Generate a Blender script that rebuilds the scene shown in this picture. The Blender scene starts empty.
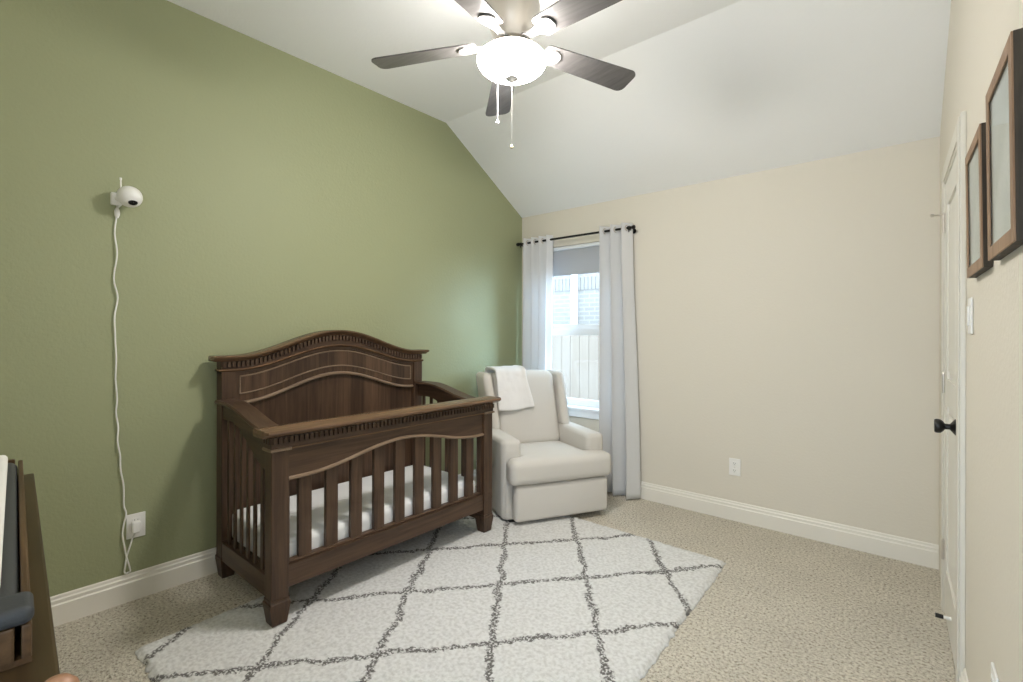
import bpy, bmesh, math, random
from mathutils import Vector, Matrix, noise
random.seed(7)
PI = math.pi
SC = bpy.context.scene
COL = SC.collection

# ------------------------------------------------------------------ helpers
class MB:
    """collects shapes into one mesh; xf maps (a,b,c) -> world/local point"""
    def __init__(s, xf=None):
        s.bm = bmesh.new(); s.xf = xf
    def P(s, p):
        return Vector(s.xf(*p)) if s.xf else Vector(p)
    def face(s, vs):
        try: return s.bm.faces.new(vs)
        except ValueError: return None
    def v(s, p): return s.bm.verts.new(s.P(p))
    def box(s, x0, x1, y0, y1, z0, z1, bev=0.0, seg=2):
        vs = [s.v(p) for p in ((x0,y0,z0),(x1,y0,z0),(x1,y1,z0),(x0,y1,z0),(x0,y0,z1),(x1,y0,z1),(x1,y1,z1),(x0,y1,z1))]
        fs = [s.face([vs[i] for i in q]) for q in ((0,3,2,1),(4,5,6,7),(0,1,5,4),(1,2,6,5),(2,3,7,6),(3,0,4,7))]
        if bev > 0:
            es = {e for f in fs for e in f.edges}
            bmesh.ops.bevel(s.bm, geom=list(es), offset=bev, segments=seg, profile=.6, affect='EDGES')
        return s
    def loft(s, rings, cap=True, closed=True):
        rs = [[s.v(p) for p in r] for r in rings]
        n = len(rs[0])
        for a, b in zip(rs, rs[1:]):
            for i in range(n if closed else n-1):
                j = (i+1) % n
                s.face([a[i], a[j], b[j], b[i]])
        if cap and closed:
            s.face(rs[0][::-1]); s.face(rs[-1])
        return s
    def lathe(s, prof, c, axis='z', n=32, cap=True):
        """prof: list of (r, h) along axis from centre c"""
        rings = []
        for r, h in prof:
            ring = []
            for i in range(n):
                a = 2*PI*i/n; u, w = r*math.cos(a), r*math.sin(a)
                if axis == 'z': ring.append((c[0]+u, c[1]+w, c[2]+h))
                elif axis == 'x': ring.append((c[0]+h, c[1]+u, c[2]+w))
                else: ring.append((c[0]+w, c[1]+h, c[2]+u))
            rings.append(ring)
        return s.loft(rings, cap)
    def tube(s, pts, r, n=8):
        pts = [Vector(p) for p in pts]
        rings = []; prev = None
        for i, p in enumerate(pts):
            t = (pts[min(i+1, len(pts)-1)] - pts[max(i-1, 0)]).normalized()
            ref = prev if prev is not None else (Vector((0,0,1)) if abs(t.z) < .9 else Vector((1,0,0)))
            a = (ref - t*ref.dot(t)).normalized(); prev = a
            b = t.cross(a)
            rr = r[i] if isinstance(r, (list, tuple)) else r
            rings.append([tuple(p + rr*(math.cos(2*PI*k/n)*a + math.sin(2*PI*k/n)*b)) for k in range(n)])
        return s.loft(rings)
    def ribbon(s, y0, y1, zb, zt, x0, x1, n=48, axis='y'):
        """slab following curves zb(y)..zt(y); axis 'x' swaps x and y"""
        rings = []
        for i in range(n+1):
            y = y0 + (y1-y0)*i/n
            q = [(x0,y,zb(y)),(x1,y,zb(y)),(x1,y,zt(y)),(x0,y,zt(y))]
            rings.append([(b,a,c) if axis == 'x' else (a,b,c) for a,b,c in q])
        return s.loft(rings)
    def sweep(s, prof, y0, y1, zf, n=48, axis='y', er=0.0):
        """closed profile of (x, dz) swept along y with height zf(y)"""
        rings = []
        for i in range(n+1):
            y = y0 + (y1-y0)*i/n
            rings.append([(y,a,zf(y)+d) if axis == 'x' else (a,y,zf(y)+d) for a,d in prof])
        if er:
            ca = sum(a for a, d in prof)/len(prof); cd = sum(d for a, d in prof)/len(prof)
            def cap_(y, k, at_):
                return [(ca+(a-ca)*k[0], y, zf(at_)+cd+(d-cd)*k[1]) for a, d in prof]
            rings = [cap_(y0-er, (.80,.45), y0), cap_(y0-er*.7, (.90,.78), y0)] + rings + [cap_(y1+er*.7, (.90,.78), y1), cap_(y1+er, (.80,.45), y1)]
        return s.loft(rings)
    def rbox(s, x0, x1, y0, y1, z0, z1, r, puff=(0,0,0), k=4, m=8, warp=None):
        c = Vector(((x0+x1)/2,(y0+y1)/2,(z0+z1)/2)); h = Vector(((x1-x0)/2,(y1-y0)/2,(z1-z0)/2))
        r = min(r, *h)*.999
        def samples(hh):
            e = [hh-r + r*math.tan(PI/4*i/k) for i in range(k+1)]
            mid = [-(hh-r) + 2*(hh-r)*i/m for i in range(1, m)]
            return [-q for q in e[::-1]] + mid + e
        S = [samples(q) for q in h]
        cache = {}
        def vert(p):
            key = tuple(round(q, 6) for q in p)
            if key in cache: return cache[key]
            p = Vector(p)
            inn = Vector([max(-(h[i]-r), min(h[i]-r, p[i])) for i in range(3)])
            d = p - inn
            q = inn + d.normalized()*r if d.length > 1e-9 else p
            f = [max(0, 1-(q[i]/h[i])**2) for i in range(3)]
            o = Vector((q.x/h.x*puff[0]*f[1]*f[2], q.y/h.y*puff[1]*f[0]*f[2], q.z/h.z*puff[2]*f[0]*f[1]))
            w = c + q + o
            if warp: w = Vector(warp(*w))
            cache[key] = s.v(w); return cache[key]
        for ax in range(3):
            a, b = (ax+1) % 3, (ax+2) % 3
            for sg in (-1, 1):
                for i in range(len(S[a])-1):
                    for j in range(len(S[b])-1):
                        q = []
                        for (u, w) in ((i,j),(i+1,j),(i+1,j+1),(i,j+1)):
                            p = [0,0,0]; p[ax] = sg*h[ax]; p[a] = S[a][u]; p[b] = S[b][w]; q.append(vert(p))
                        s.face(q if sg > 0 else q[::-1])
        return s
    def build(s, name, mat, parent=None, smooth=False, origin=None, angle=40):
        bm = s.bm
        bmesh.ops.remove_doubles(bm, verts=bm.verts, dist=1e-6)
        bmesh.ops.recalc_face_normals(bm, faces=bm.faces)
        if parent is not None:
            bm.transform(WM[parent.name].inverted())
        if origin is None:
            lo = [min(v.co[i] for v in bm.verts) for i in range(3)]; hi = [max(v.co[i] for v in bm.verts) for i in range(3)]
            o = Vector(((lo[0]+hi[0])/2, (lo[1]+hi[1])/2, lo[2] if parent is None else (lo[2]+hi[2])/2))
        else:
            o = Vector(origin)
        bm.transform(Matrix.Translation(-o))
        me = bpy.data.meshes.new(name); bm.to_mesh(me); bm.free()
        if smooth:
            for p in me.polygons: p.use_smooth = True
            if angle: me.set_sharp_from_angle(angle=math.radians(angle))
        me.materials.append(mat)
        ob = bpy.data.objects.new(name, me); COL.objects.link(ob)
        ob.location = o
        if parent is not None: ob.parent = parent
        WM[ob.name] = (WM[parent.name] if parent is not None else Matrix()) @ Matrix.Translation(o)
        return ob
WM = {}
def tag(o, label=None, cat=None, group=None, kind=None):
    if label: o['label'] = label
    if cat: o['category'] = cat
    if group: o['group'] = group
    if kind: o['kind'] = kind
    return o
def thing(name, label, cat, loc, rz=0, group=None):
    o = bpy.data.objects.new(name, None); COL.objects.link(o)
    o.empty_display_size = .1
    o.location = loc; o.rotation_euler = (0,0,rz)
    WM[o.name] = Matrix.Translation(Vector(loc)) @ Matrix.Rotation(rz, 4, 'Z')
    return tag(o, label, cat, group)
def struct(name, mb, mat, **k):
    return tag(mb.build(name, mat, **k), kind='structure')
def sm(a, b, x):
    t = max(0, min(1, (x-a)/(b-a))); return t*t*(3-2*t)

# ------------------------------------------------------------------ materials
def srgb(r, g, b):
    f = lambda c: (c/255)/12.92 if c/255 <= .04045 else ((c/255+.055)/1.055)**2.4
    return (f(r), f(g), f(b), 1)
def newmat(name):
    m = bpy.data.materials.new(name); m.use_nodes = True
    nt = m.node_tree; b = nt.nodes['Principled BSDF']
    return m, nt, b
def N(nt, t, **kw):
    n = nt.nodes.new(t)
    for k, v in kw.items():
        if k in n.inputs.keys() if hasattr(n.inputs, 'keys') else False: n.inputs[k].default_value = v
        else: setattr(n, k, v)
    return n
def plain(name, col, rough=.5, metal=0.0, bump=0.0, bscale=200, spec=.5, var=0.0):
    m, nt, b = newmat(name)
    b.inputs['Base Color'].default_value = col
    b.inputs['Roughness'].default_value = rough; b.inputs['Metallic'].default_value = metal
    b.inputs['Specular IOR Level'].default_value = spec
    tc = N(nt, 'ShaderNodeTexCoord')
    if bump:
        no = N(nt, 'ShaderNodeTexNoise'); no.inputs['Scale'].default_value = bscale; no.inputs['Detail'].default_value = 3
        bp = N(nt, 'ShaderNodeBump'); bp.inputs['Strength'].default_value = bump; bp.inputs['Distance'].default_value = .004
        nt.links.new(tc.outputs['Object'], no.inputs['Vector']); nt.links.new(no.outputs['Fac'], bp.inputs['Height'])
        nt.links.new(bp.outputs['Normal'], b.inputs['Normal'])
    if var:
        n2 = N(nt, 'ShaderNodeTexNoise'); n2.inputs['Scale'].default_value = 3; n2.inputs['Detail'].default_value = 4
        mx = N(nt, 'ShaderNodeMixRGB'); mx.inputs['Color1'].default_value = tuple(c*(1-var) for c in col[:3])+(1,); mx.inputs['Color2'].default_value = tuple(min(1, c*(1+var)) for c in col[:3])+(1,)
        nt.links.new(tc.outputs['Object'], n2.inputs['Vector']); nt.links.new(n2.outputs['Fac'], mx.inputs['Fac']); nt.links.new(mx.outputs['Color'], b.inputs['Base Color'])
    return m
def wood(name, dark, light, axis='Z', rough=.38, planks=0):
    m, nt, b = newmat(name)
    tc = N(nt, 'ShaderNodeTexCoord'); mp = N(nt, 'ShaderNodeMapping')
    sc = {'X': (1.2,22,22), 'Y': (22,1.2,22), 'Z': (22,22,1.2)}[axis]
    mp.inputs['Scale'].default_value = sc
    no = N(nt, 'ShaderNodeTexNoise'); no.inputs['Scale'].default_value = 1.6; no.inputs['Detail'].default_value = 7; no.inputs['Roughness'].default_value = .62; no.inputs['Distortion'].default_value = .7
    rp = N(nt, 'ShaderNodeValToRGB')
    rp.color_ramp.elements[0].position = .3; rp.color_ramp.elements[0].color = dark
    rp.color_ramp.elements[1].position = .72; rp.color_ramp.elements[1].color = light
    oi = N(nt, 'ShaderNodeObjectInfo'); ad = N(nt, 'ShaderNodeVectorMath', operation='ADD')
    nt.links.new(tc.outputs['Object'], ad.inputs[0]); nt.links.new(oi.outputs['Random'], ad.inputs[1])
    nt.links.new(ad.outputs[0], mp.inputs['Vector']); nt.links.new(mp.outputs['Vector'], no.inputs['Vector'])
    nt.links.new(no.outputs['Fac'], rp.inputs['Fac'])
    out = rp.outputs['Color']
    if planks:
        sx = N(nt, 'ShaderNodeSeparateXYZ'); nt.links.new(tc.outputs['Object'], sx.inputs[0])
        mu = N(nt, 'ShaderNodeMath', operation='MULTIPLY'); mu.inputs[1].default_value = planks
        fl = N(nt, 'ShaderNodeMath', operation='FLOOR')
        wn = N(nt, 'ShaderNodeTexWhiteNoise', noise_dimensions='1D')
        nt.links.new(sx.outputs['Y'], mu.inputs[0]); nt.links.new(mu.outputs[0], fl.inputs[0]); nt.links.new(fl.outputs[0], wn.inputs['W'])
        mr = N(nt, 'ShaderNodeMapRange'); mr.inputs['To Min'].default_value = .72; mr.inputs['To Max'].default_value = 1.35
        nt.links.new(wn.outputs['Value'], mr.inputs['Value'])
        vm = N(nt, 'ShaderNodeVectorMath', operation='SCALE')
        nt.links.new(out, vm.inputs[0]); nt.links.new(mr.outputs[0], vm.inputs['Scale']); out = vm.outputs[0]
    nt.links.new(out, b.inputs['Base Color'])
    b.inputs['Roughness'].default_value = rough; b.inputs['Specular IOR Level'].default_value = .32
    bp = N(nt, 'ShaderNodeBump'); bp.inputs['Strength'].default_value = .15; bp.inputs['Distance'].default_value = .002
    nt.links.new(no.outputs['Fac'], bp.inputs['Height']); nt.links.new(bp.outputs['Normal'], b.inputs['Normal'])
    return m

def paint(name, col, rough=.6, bs=90, st=.25):
    """orange-peel wall paint"""
    m = plain(name, col, rough, bump=st, bscale=bs, spec=.35)
    return m
M_green = paint('sage_green_paint', (.315,.335,.195,1), .55, 70, .45)
M_cream = paint('cream_paint', (.71,.665,.575,1), .6, 70, .3)
M_ceil = paint('ceiling_paint', (.86,.86,.855,1), .7, 60, .3)
M_trim = plain('white_trim_paint', (.80,.77,.70,1), .35)
M_door = plain('white_door_paint', (.76,.74,.68,1), .4)
M_casing = plain('casing_paint', (.73,.70,.625,1), .45)
M_vinyl = plain('white_vinyl', (.82,.84,.86,1), .35)
M_plastic = plain('white_plastic', (.82,.81,.78,1), .35)
M_plasticgrey = plain('grey_plastic', (.45,.45,.44,1), .4)
M_black = plain('black_metal', (.012,.011,.010,1), .35, .3)
M_blackpl = plain('black_gloss', (.008,.008,.009,1), .15)
CD, CL = (.034,.0185,.011,1), (.104,.060,.036,1)
W_x = wood('crib_wood_grain_across', CD, CL, 'X')
W_y = wood('crib_wood_grain_along', CD, CL, 'Y')
W_z = wood('crib_wood_grain_up', CD, CL, 'Z')
W_p = wood('crib_wood_planks', CD, CL, 'Z', planks=9.5)
W_top = wood('crib_wood_polished_edge', (.085,.048,.027,1), (.20,.118,.066,1), 'Y', .26)
W_bead = wood('crib_wood_highlight_edge', (.16,.105,.065,1), (.28,.20,.135,1), 'Y', .3)  # highlights on the beads and trims painted in as a lighter wood tone
W_dr = wood('dresser_wood', (.026,.014,.005,1), (.066,.040,.015,1), 'X', .4)
W_drl = wood('changing_tray_wood', (.045,.023,.010,1), (.13,.072,.033,1), 'X', .45)
W_fr = wood('frame_wood_face', (.17,.095,.05,1), (.36,.23,.14,1), 'Z', .5)
W_frd = wood('frame_wood_dark_side', (.018,.014,.010,1), (.085,.066,.045,1), 'Z', .7)
W_blade = wood('fan_blade_wood', (.075,.070,.068,1), (.125,.118,.114,1), 'X', .3)
M_knobcu = plain('copper_knob', (.33,.17,.095,1), .45, .1)
M_satin = plain('satin_grey_metal', (.40,.385,.37,1), .55, .3)
M_iron = plain('blade_iron_nickel', (.26,.25,.24,1), .5, .3)
M_brass = plain('dull_brass', (.45,.40,.26,1), .4, .3)
M_nickel = plain('brushed_nickel', (.62,.58,.53,1), .3, .85)
M_sheet = plain('white_cotton_sheet', (.80,.80,.80,1), .9, bump=.15, bscale=40)
M_chair = plain('ivory_upholstery', (.62,.59,.545,1), .95, bump=.25, bscale=420, spec=.2, var=.03)
M_throw = plain('white_fleece', (.80,.78,.77,1), 1.0, bump=.8, bscale=150, spec=.1)
M_pad = plain('charcoal_foam', (.036,.038,.040,1), .6, bump=.1, bscale=300)
M_padw = plain('white_pad_cover', (.78,.77,.73,1), .9, bump=.3, bscale=160)

def curtain_mat():
    m, nt, b = newmat('white_curtain_cloth')
    b.inputs['Base Color'].default_value = (.87,.865,.86,1); b.inputs['Roughness'].default_value = .95; b.inputs['Specular IOR Level'].default_value = .1
    tr = N(nt, 'ShaderNodeBsdfTranslucent'); tr.inputs['Color'].default_value = (.75,.77,.80,1)
    mx = N(nt, 'ShaderNodeMixShader'); mx.inputs[0].default_value = .34
    nt.links.new(b.outputs[0], mx.inputs[1]); nt.links.new(tr.outputs[0], mx.inputs[2])
    nt.links.new(mx.outputs[0], nt.nodes['Material Output'].inputs['Surface'])
    return m
M_curtain = curtain_mat()
def shade_mat():
    m, nt, b = newmat('grey_shade_cloth')
    b.inputs['Base Color'].default_value = (.50,.51,.53,1); b.inputs['Roughness'].default_value = .95
    tr = N(nt, 'ShaderNodeBsdfTranslucent'); tr.inputs['Color'].default_value = (.5,.52,.55,1)
    mx = N(nt, 'ShaderNodeMixShader'); mx.inputs[0].default_value = .15
    nt.links.new(b.outputs[0], mx.inputs[1]); nt.links.new(tr.outputs[0], mx.inputs[2])
    nt.links.new(mx.outputs[0], nt.nodes['Material Output'].inputs['Surface'])
    return m
M_shade = shade_mat()
def glass_mat(name, tint=(1,1,1,1)):
    m, nt, b = newmat(name); nt.nodes.remove(b)
    t = N(nt, 'ShaderNodeBsdfTransparent'); t.inputs[0].default_value = tint
    g = N(nt, 'ShaderNodeBsdfGlossy'); g.inputs['Roughness'].default_value = .02
    lw = N(nt, 'ShaderNodeLayerWeight'); lw.inputs['Blend'].default_value = .5
    p5 = N(nt, 'ShaderNodeMath', operation='POWER'); p5.inputs[1].default_value = 5
    fr = N(nt, 'ShaderNodeMath', operation='MULTIPLY_ADD'); fr.inputs[1].default_value = .5; fr.inputs[2].default_value = .03
    nt.links.new(lw.outputs['Facing'], p5.inputs[0]); nt.links.new(p5.outputs[0], fr.inputs[0])
    mx = N(nt, 'ShaderNodeMixShader')
    nt.links.new(fr.outputs[0], mx.inputs[0]); nt.links.new(t.outputs[0], mx.inputs[1]); nt.links.new(g.outputs[0], mx.inputs[2])
    nt.links.new(mx.outputs[0], nt.nodes['Material Output'].inputs['Surface'])
    return m
M_glass = glass_mat('window_glass', (.96,.98,.98,1))
def emit_mat(name, col, st):
    m, nt, b = newmat(name)
    b.inputs['Base Color'].default_value = (.85,.84,.82,1); b.inputs['Roughness'].default_value = .3
    b.inputs['Emission Color'].default_value = col; b.inputs['Emission Strength'].default_value = st
    return m
LAMP = 137.0
M_bowl = emit_mat('lit_frosted_glass', (1,.962,.91,1), LAMP)

def carpet_mat():
    m, nt, b = newmat('beige_loop_carpet')
    tc = N(nt, 'ShaderNodeTexCoord')
    vo = N(nt, 'ShaderNodeTexVoronoi'); vo.inputs['Scale'].default_value = 125
    no = N(nt, 'ShaderNodeTexNoise'); no.inputs['Scale'].default_value = 80; no.inputs['Detail'].default_value = 4; no.inputs['Roughness'].default_value = .7
    big = N(nt, 'ShaderNodeTexNoise'); big.inputs['Scale'].default_value = 3.0; big.inputs['Detail'].default_value = 3
    for q in (vo, no, big): nt.links.new(tc.outputs['Object'], q.inputs['Vector'])
    rp = N(nt, 'ShaderNodeValToRGB'); e = rp.color_ramp.elements
    e[0].position = .33; e[0].color = (.21,.18,.135,1); e[1].position = .60; e[1].color = (.72,.675,.585,1)
    mid = rp.color_ramp.elements.new(.46); mid.color = (.555,.51,.425,1)
    nt.links.new(no.outputs['Fac'], rp.inputs['Fac'])
    mr = N(nt, 'ShaderNodeMapRange'); mr.inputs['To Min'].default_value = .88; mr.inputs['To Max'].default_value = 1.12
    nt.links.new(big.outputs['Fac'], mr.inputs['Value'])
    vm = N(nt, 'ShaderNodeVectorMath', operation='SCALE'); nt.links.new(rp.outputs['Color'], vm.inputs[0]); nt.links.new(mr.outputs[0], vm.inputs['Scale'])
    nt.links.new(vm.outputs[0], b.inputs['Base Color'])
    b.inputs['Roughness'].default_value = 1; b.inputs['Specular IOR Level'].default_value = .05
    su = N(nt, 'ShaderNodeMath', operation='SUBTRACT'); nt.links.new(no.outputs['Fac'], su.inputs[0]); nt.links.new(vo.outputs['Distance'], su.inputs[1])
    bp = N(nt, 'ShaderNodeBump'); bp.inputs['Strength'].default_value = .8; bp.inputs['Distance'].default_value = .008
    nt.links.new(su.outputs[0], bp.inputs['Height']); nt.links.new(bp.outputs['Normal'], b.inputs['Normal'])
    return m
M_carpet = carpet_mat()

def rug_mat():
    """cream shag with a charcoal diamond lattice, worked out in world metres (object origin at 0,0)"""
    m, nt, b = newmat('cream_shag_with_lattice')
    L = nt.links
    tc = N(nt, 'ShaderNodeTexCoord')
    wob = N(nt, 'ShaderNodeTexNoise'); wob.inputs['Scale'].default_value = 42; wob.inputs['Detail'].default_value = 3
    wob2 = N(nt, 'ShaderNodeTexNoise'); wob2.inputs['Scale'].default_value = 7; wob2.inputs['Detail'].default_value = 1
    L.new(tc.outputs['Object'], wob.inputs['Vector']); L.new(tc.outputs['Object'], wob2.inputs['Vector'])
    def mth(op, a, b_=None):
        n = N(nt, 'ShaderNodeMath', operation=op)
        for i, q in enumerate((a, b_)):
            if q is None: continue
            if isinstance(q, (int, float)): n.inputs[i].default_value = q
            else: L.new(q, n.inputs[i])
        return n.outputs[0]
    def jitter(ch):
        s1 = N(nt, 'ShaderNodeSeparateXYZ'); L.new(wob.outputs['Color'], s1.inputs[0])
        s2 = N(nt, 'ShaderNodeSeparateXYZ'); L.new(wob2.outputs['Color'], s2.inputs[0])
        return mth('ADD', mth('MULTIPLY', mth('SUBTRACT', s1.outputs[ch], .5), .055), mth('MULTIPLY', mth('SUBTRACT', s2.outputs[ch], .5), .06))
    sx = N(nt, 'ShaderNodeSeparateXYZ'); L.new(tc.outputs['Object'], sx.inputs[0])
    X = mth('ADD', mth('ADD', sx.outputs['X'], jitter(0)), 1.7); Y = mth('ADD', sx.outputs['Y'], jitter(1))
    def fam(k, off, per):
        q = mth('DIVIDE', mth('SUBTRACT', mth('ADD', Y, mth('MULTIPLY', X, k)), off), per)
        fr = mth('FRACT', mth('ADD', q, 10.5))
        return mth('MULTIPLY', mth('ABSOLUTE', mth('SUBTRACT', fr, .5)), per/math.hypot(1, k))
    d = mth('MINIMUM', fam(-1.2, 1.865, .727), fam(1.27, 1.165, .733))
    mr = N(nt, 'ShaderNodeMapRange'); mr.inputs['From Min'].default_value = .011; mr.inputs['From Max'].default_value = .020; mr.inputs['To Min'].default_value = 1; mr.inputs['To Max'].default_value = 0
    L.new(d, mr.inputs['Value'])
    br = N(nt, 'ShaderNodeTexNoise'); br.inputs['Scale'].default_value = 95; br.inputs['Detail'].default_value = 2; L.new(tc.outputs['Object'], br.inputs['Vector'])
    brk = N(nt, 'ShaderNodeMapRange'); brk.inputs['From Min'].default_value = .38; brk.inputs['From Max'].default_value = .52; L.new(br.outputs['Fac'], brk.inputs['Value'])
    fac = mth('MULTIPLY', mr.outputs[0], brk.outputs[0])
    n3 = N(nt, 'ShaderNodeTexNoise'); n3.inputs['Scale'].default_value = 60; n3.inputs['Detail'].default_value = 4; L.new(tc.outputs['Object'], n3.inputs['Vector'])
    cr = N(nt, 'ShaderNodeValToRGB'); e = cr.color_ramp.elements
    e[0].position = .3; e[0].color = (.54,.535,.52,1); e[1].position = .6; e[1].color = (.70,.70,.69,1)
    L.new(n3.outputs['Fac'], cr.inputs['Fac'])
    mx = N(nt, 'ShaderNodeMixRGB'); L.new(fac, mx.inputs['Fac']); L.new(cr.outputs['Color'], mx.inputs['Color1']); mx.inputs['Color2'].default_value = (.145,.137,.132,1)
    L.new(mx.outputs['Color'], b.inputs['Base Color'])
    b.inputs['Roughness'].default_value = 1; b.inputs['Specular IOR Level'].default_value = .05
    bp = N(nt, 'ShaderNodeBump'); bp.inputs['Strength'].default_value = .5; bp.inputs['Distance'].default_value = .006
    L.new(n3.outputs['Fac'], bp.inputs['Height']); L.new(bp.outputs['Normal'], b.inputs['Normal'])
    return m
M_rug = rug_mat()

def brick_mat():
    m, nt, b = newmat('pale_painted_brick')
    tc = N(nt, 'ShaderNodeTexCoord'); mp = N(nt, 'ShaderNodeMapping'); mp.inputs['Rotation'].default_value = (math.radians(90),0,0)
    bt = N(nt, 'ShaderNodeTexBrick'); bt.inputs['Scale'].default_value = 1
    bt.inputs['Brick Width'].default_value = .21; bt.inputs['Row Height'].default_value = .076; bt.inputs['Mortar Size'].default_value = .011; bt.inputs['Mortar Smooth'].default_value = .2
    bt.inputs['Color1'].default_value = (.235,.222,.205,1); bt.inputs['Color2'].default_value = (.215,.20,.185,1); bt.inputs['Mortar'].default_value = (.29,.275,.255,1)
    nt.links.new(tc.outputs['Object'], mp.inputs['Vector']); nt.links.new(mp.outputs['Vector'], bt.inputs['Vector'])
    nt.links.new(bt.outputs['Color'], b.inputs['Base Color']); b.inputs['Roughness'].default_value = .9
    return m
M_brick = brick_mat()
W_fence = wood('weathered_fence_wood', (.20,.165,.135,1), (.23,.195,.16,1), 'Z', .9)
M_soil = plain('pale_gravel', (.2,.19,.165,1), .95, bump=.5, bscale=50)

# ------------------------------------------------------------------ room shell (metres, camera above 0,0)
XL, YB, YN = -2.993, 3.656, -.45
ZF, ZB, YS = 3.04, 2.44, 2.673          # flat ceiling, height at window wall, start of slope
RX, RK = .052, .042                      # right wall passes (RX,YB) and drifts by RK per metre
rl = math.hypot(1, RK)
def RW(s, d, z):                        # s along right wall from the corner towards the camera, d out into the room
    return (RX + (RK*s - d)/rl, YB - (s + RK*d)/rl, z)
def rx(y): return RX + RK*(YB-y)

f = MB(); f.box(XL-.15, .6, YN-.9, YB+.14, -.12, 0)
floor = struct('floor', f, M_carpet, origin=(0,0,0))
def prof_yz(y0, y1):
    return [(y0,0),(y1,0),(y1,ZB+ (YB-y1)*.0 if y1 <= YB else ZB-(y1-YB)*(ZF-ZB)/(YB-YS)),(YS,ZF),(y0,ZF)]
w = MB(); pr = prof_yz(YN, YB)
w.loft([[(XL-.12,y,z) for y,z in pr],[(XL,y,z) for y,z in pr]])
struct('wall_left', w, M_green, origin=(0,0,0))
w = MB()
def rw_ring(d):
    r = []
    for y, z in pr:
        s = (YB-y)*rl
        r.append(RW(s, d, z))
    return r
w.loft([rw_ring(0), rw_ring(-.12)])
struct('wall_right', w, M_cream, origin=(0,0,0))
# window wall with the opening cut out
WX0, WX1, WZ0, WZ1 = -2.80, -2.00, .655, 2.115
w = MB(); y0, y1 = YB, YB+.14
for a, b_, c, d in ((XL-.12, WX0, 0, ZB), (WX1, .3, 0, ZB), (WX0, WX1, 0, WZ0), (WX0, WX1, WZ1, ZB)):
    w.box(a, b_, y0, y1, c, d)
struct('wall_back', w, M_cream, origin=(0,0,0))
# unseen wall behind the camera, its opening added to let in fill light
w = MB(); nx1 = rx(YN)
for a, b_, c, d in ((XL-.12, -.30, 0, ZF), (-.30, nx1+.1, 2.1, ZF)):
    w.box(a, b_, YN-.12, YN, c, d)
struct('wall_front', w, M_cream, origin=(0,0,0))
w = MB(); t = .1
k = (ZF-ZB)/(YB-YS)
pc = [(YN-.12,ZF),(YS,ZF),(YB+.14,ZB-.14*k),(YB+.14,ZB-.14*k+t),(YS,ZF+t),(YN-.12,ZF+t)]
w.loft([[(XL-.12,y,z) for y,z in pc],[(.42,y,z) for y,z in pc]])
struct('ceiling', w, M_ceil, origin=(0,0,0))

BP = [(0,0),(.017,0),(.017,.092),(.012,.098),(.012,.113),(.007,.119),(.006,.129),(.003,.134),(0,.134)]
w = MB(); w.loft([[(XL+a,y,z) for a,z in BP] for y in (YN, YB-.017)])
struct('baseboard_left', w, M_trim, origin=(0,0,0))
w = MB(); w.loft([[(x,YB-a,z) for a,z in BP] for x in (XL, rx(YB))])
struct('baseboard_back', w, M_trim, origin=(0,0,0))
DS0, DS1, DH = .56, 1.19, 2.035           # door opening along the right wall
w = MB(); w.loft([[RW(s,a,z) for a,z in BP] for s in (DS1+.095, 4.05)])
struct('baseboard_right', w, M_trim, origin=(0,0,0))

# ---- door on the right wall
w = MB(RW)
for a, b_ in ((DS0-.09, DS0), (DS1, DS1+.09)):
    w.box(a, b_, 0, .016, 0, DH+.09, .004)
    w.box(a+.012, b_-.012, .016, .021, 0, DH+.078, .003)
w.box(DS0, DS1, 0, .016, DH, DH+.09, .004); w.box(DS0, DS1, .016, .021, DH+.012, DH+.078, .003)
struct('trim_1', w, M_casing)
w = MB(RW)
d0, d1 = .001, .012
w.box(DS0+.003, DS1-.003, .0005, d0+.002, .012, DH-.003)
for a, b_ in ((DS0+.003, DS0+.12), (DS1-.12, DS1-.003)): w.box(a, b_, d0, d1, .012, DH-.003, .002)
for c, d in ((.012,.24),(1.00,1.12),(DH-.12,DH-.003)): w.box(DS0+.12, DS1-.12, d0, d1, c, d, .002)
for c, d in ((.24,1.00),(1.12,DH-.12)):
    w.box(DS0+.155, DS1-.155, d0, d1-.002, c+.035, d-.035, .006)
door = struct('door_1', w, M_door)
w = MB(RW); ks, kz = DS1-.07, .965
prof = [(.001,0),(.031,0),(.031,.005),(.022,.012),(.011,.020),(.011,.034),(.020,.040),(.027,.048),(.0275,.060),(.024,.066),(.001,.067)]
rings = [[(ks + r*math.cos(2*PI*i/24), .012+h, kz + r*math.sin(2*PI*i/24)) for i in range(24)] for r, h in prof]
w.loft(rings); tag(w.build('door_knob', M_black, door, smooth=True), 'matte black round knob')
for i, z in enumerate((.30, 1.09, 1.85)):
    w = MB(RW)
    pts = [RW(DS0+.002, .017, z-.045), RW(DS0+.002, .017, z+.045)]
    w2 = MB(); w2.tube(pts, .0065, 10)
    w2.tube([RW(DS0+.002,.017,z+.045), RW(DS0+.002,.017,z+.052)], [.0045,.002], 8)
    h = w2.build('hinge', M_nickel, door, smooth=True)
    if i == 2:
        w2 = MB(); w2.tube([RW(DS0+.002,.018,z+.04), RW(DS0+.02,.055,z+.04)], .004, 8)
        w2.tube([RW(DS0+.02,.055,z+.04), RW(DS0+.023,.064,z+.04)], .008, 10)
        w2.build('hinge_stop', M_nickel, h, smooth=True)

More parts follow.
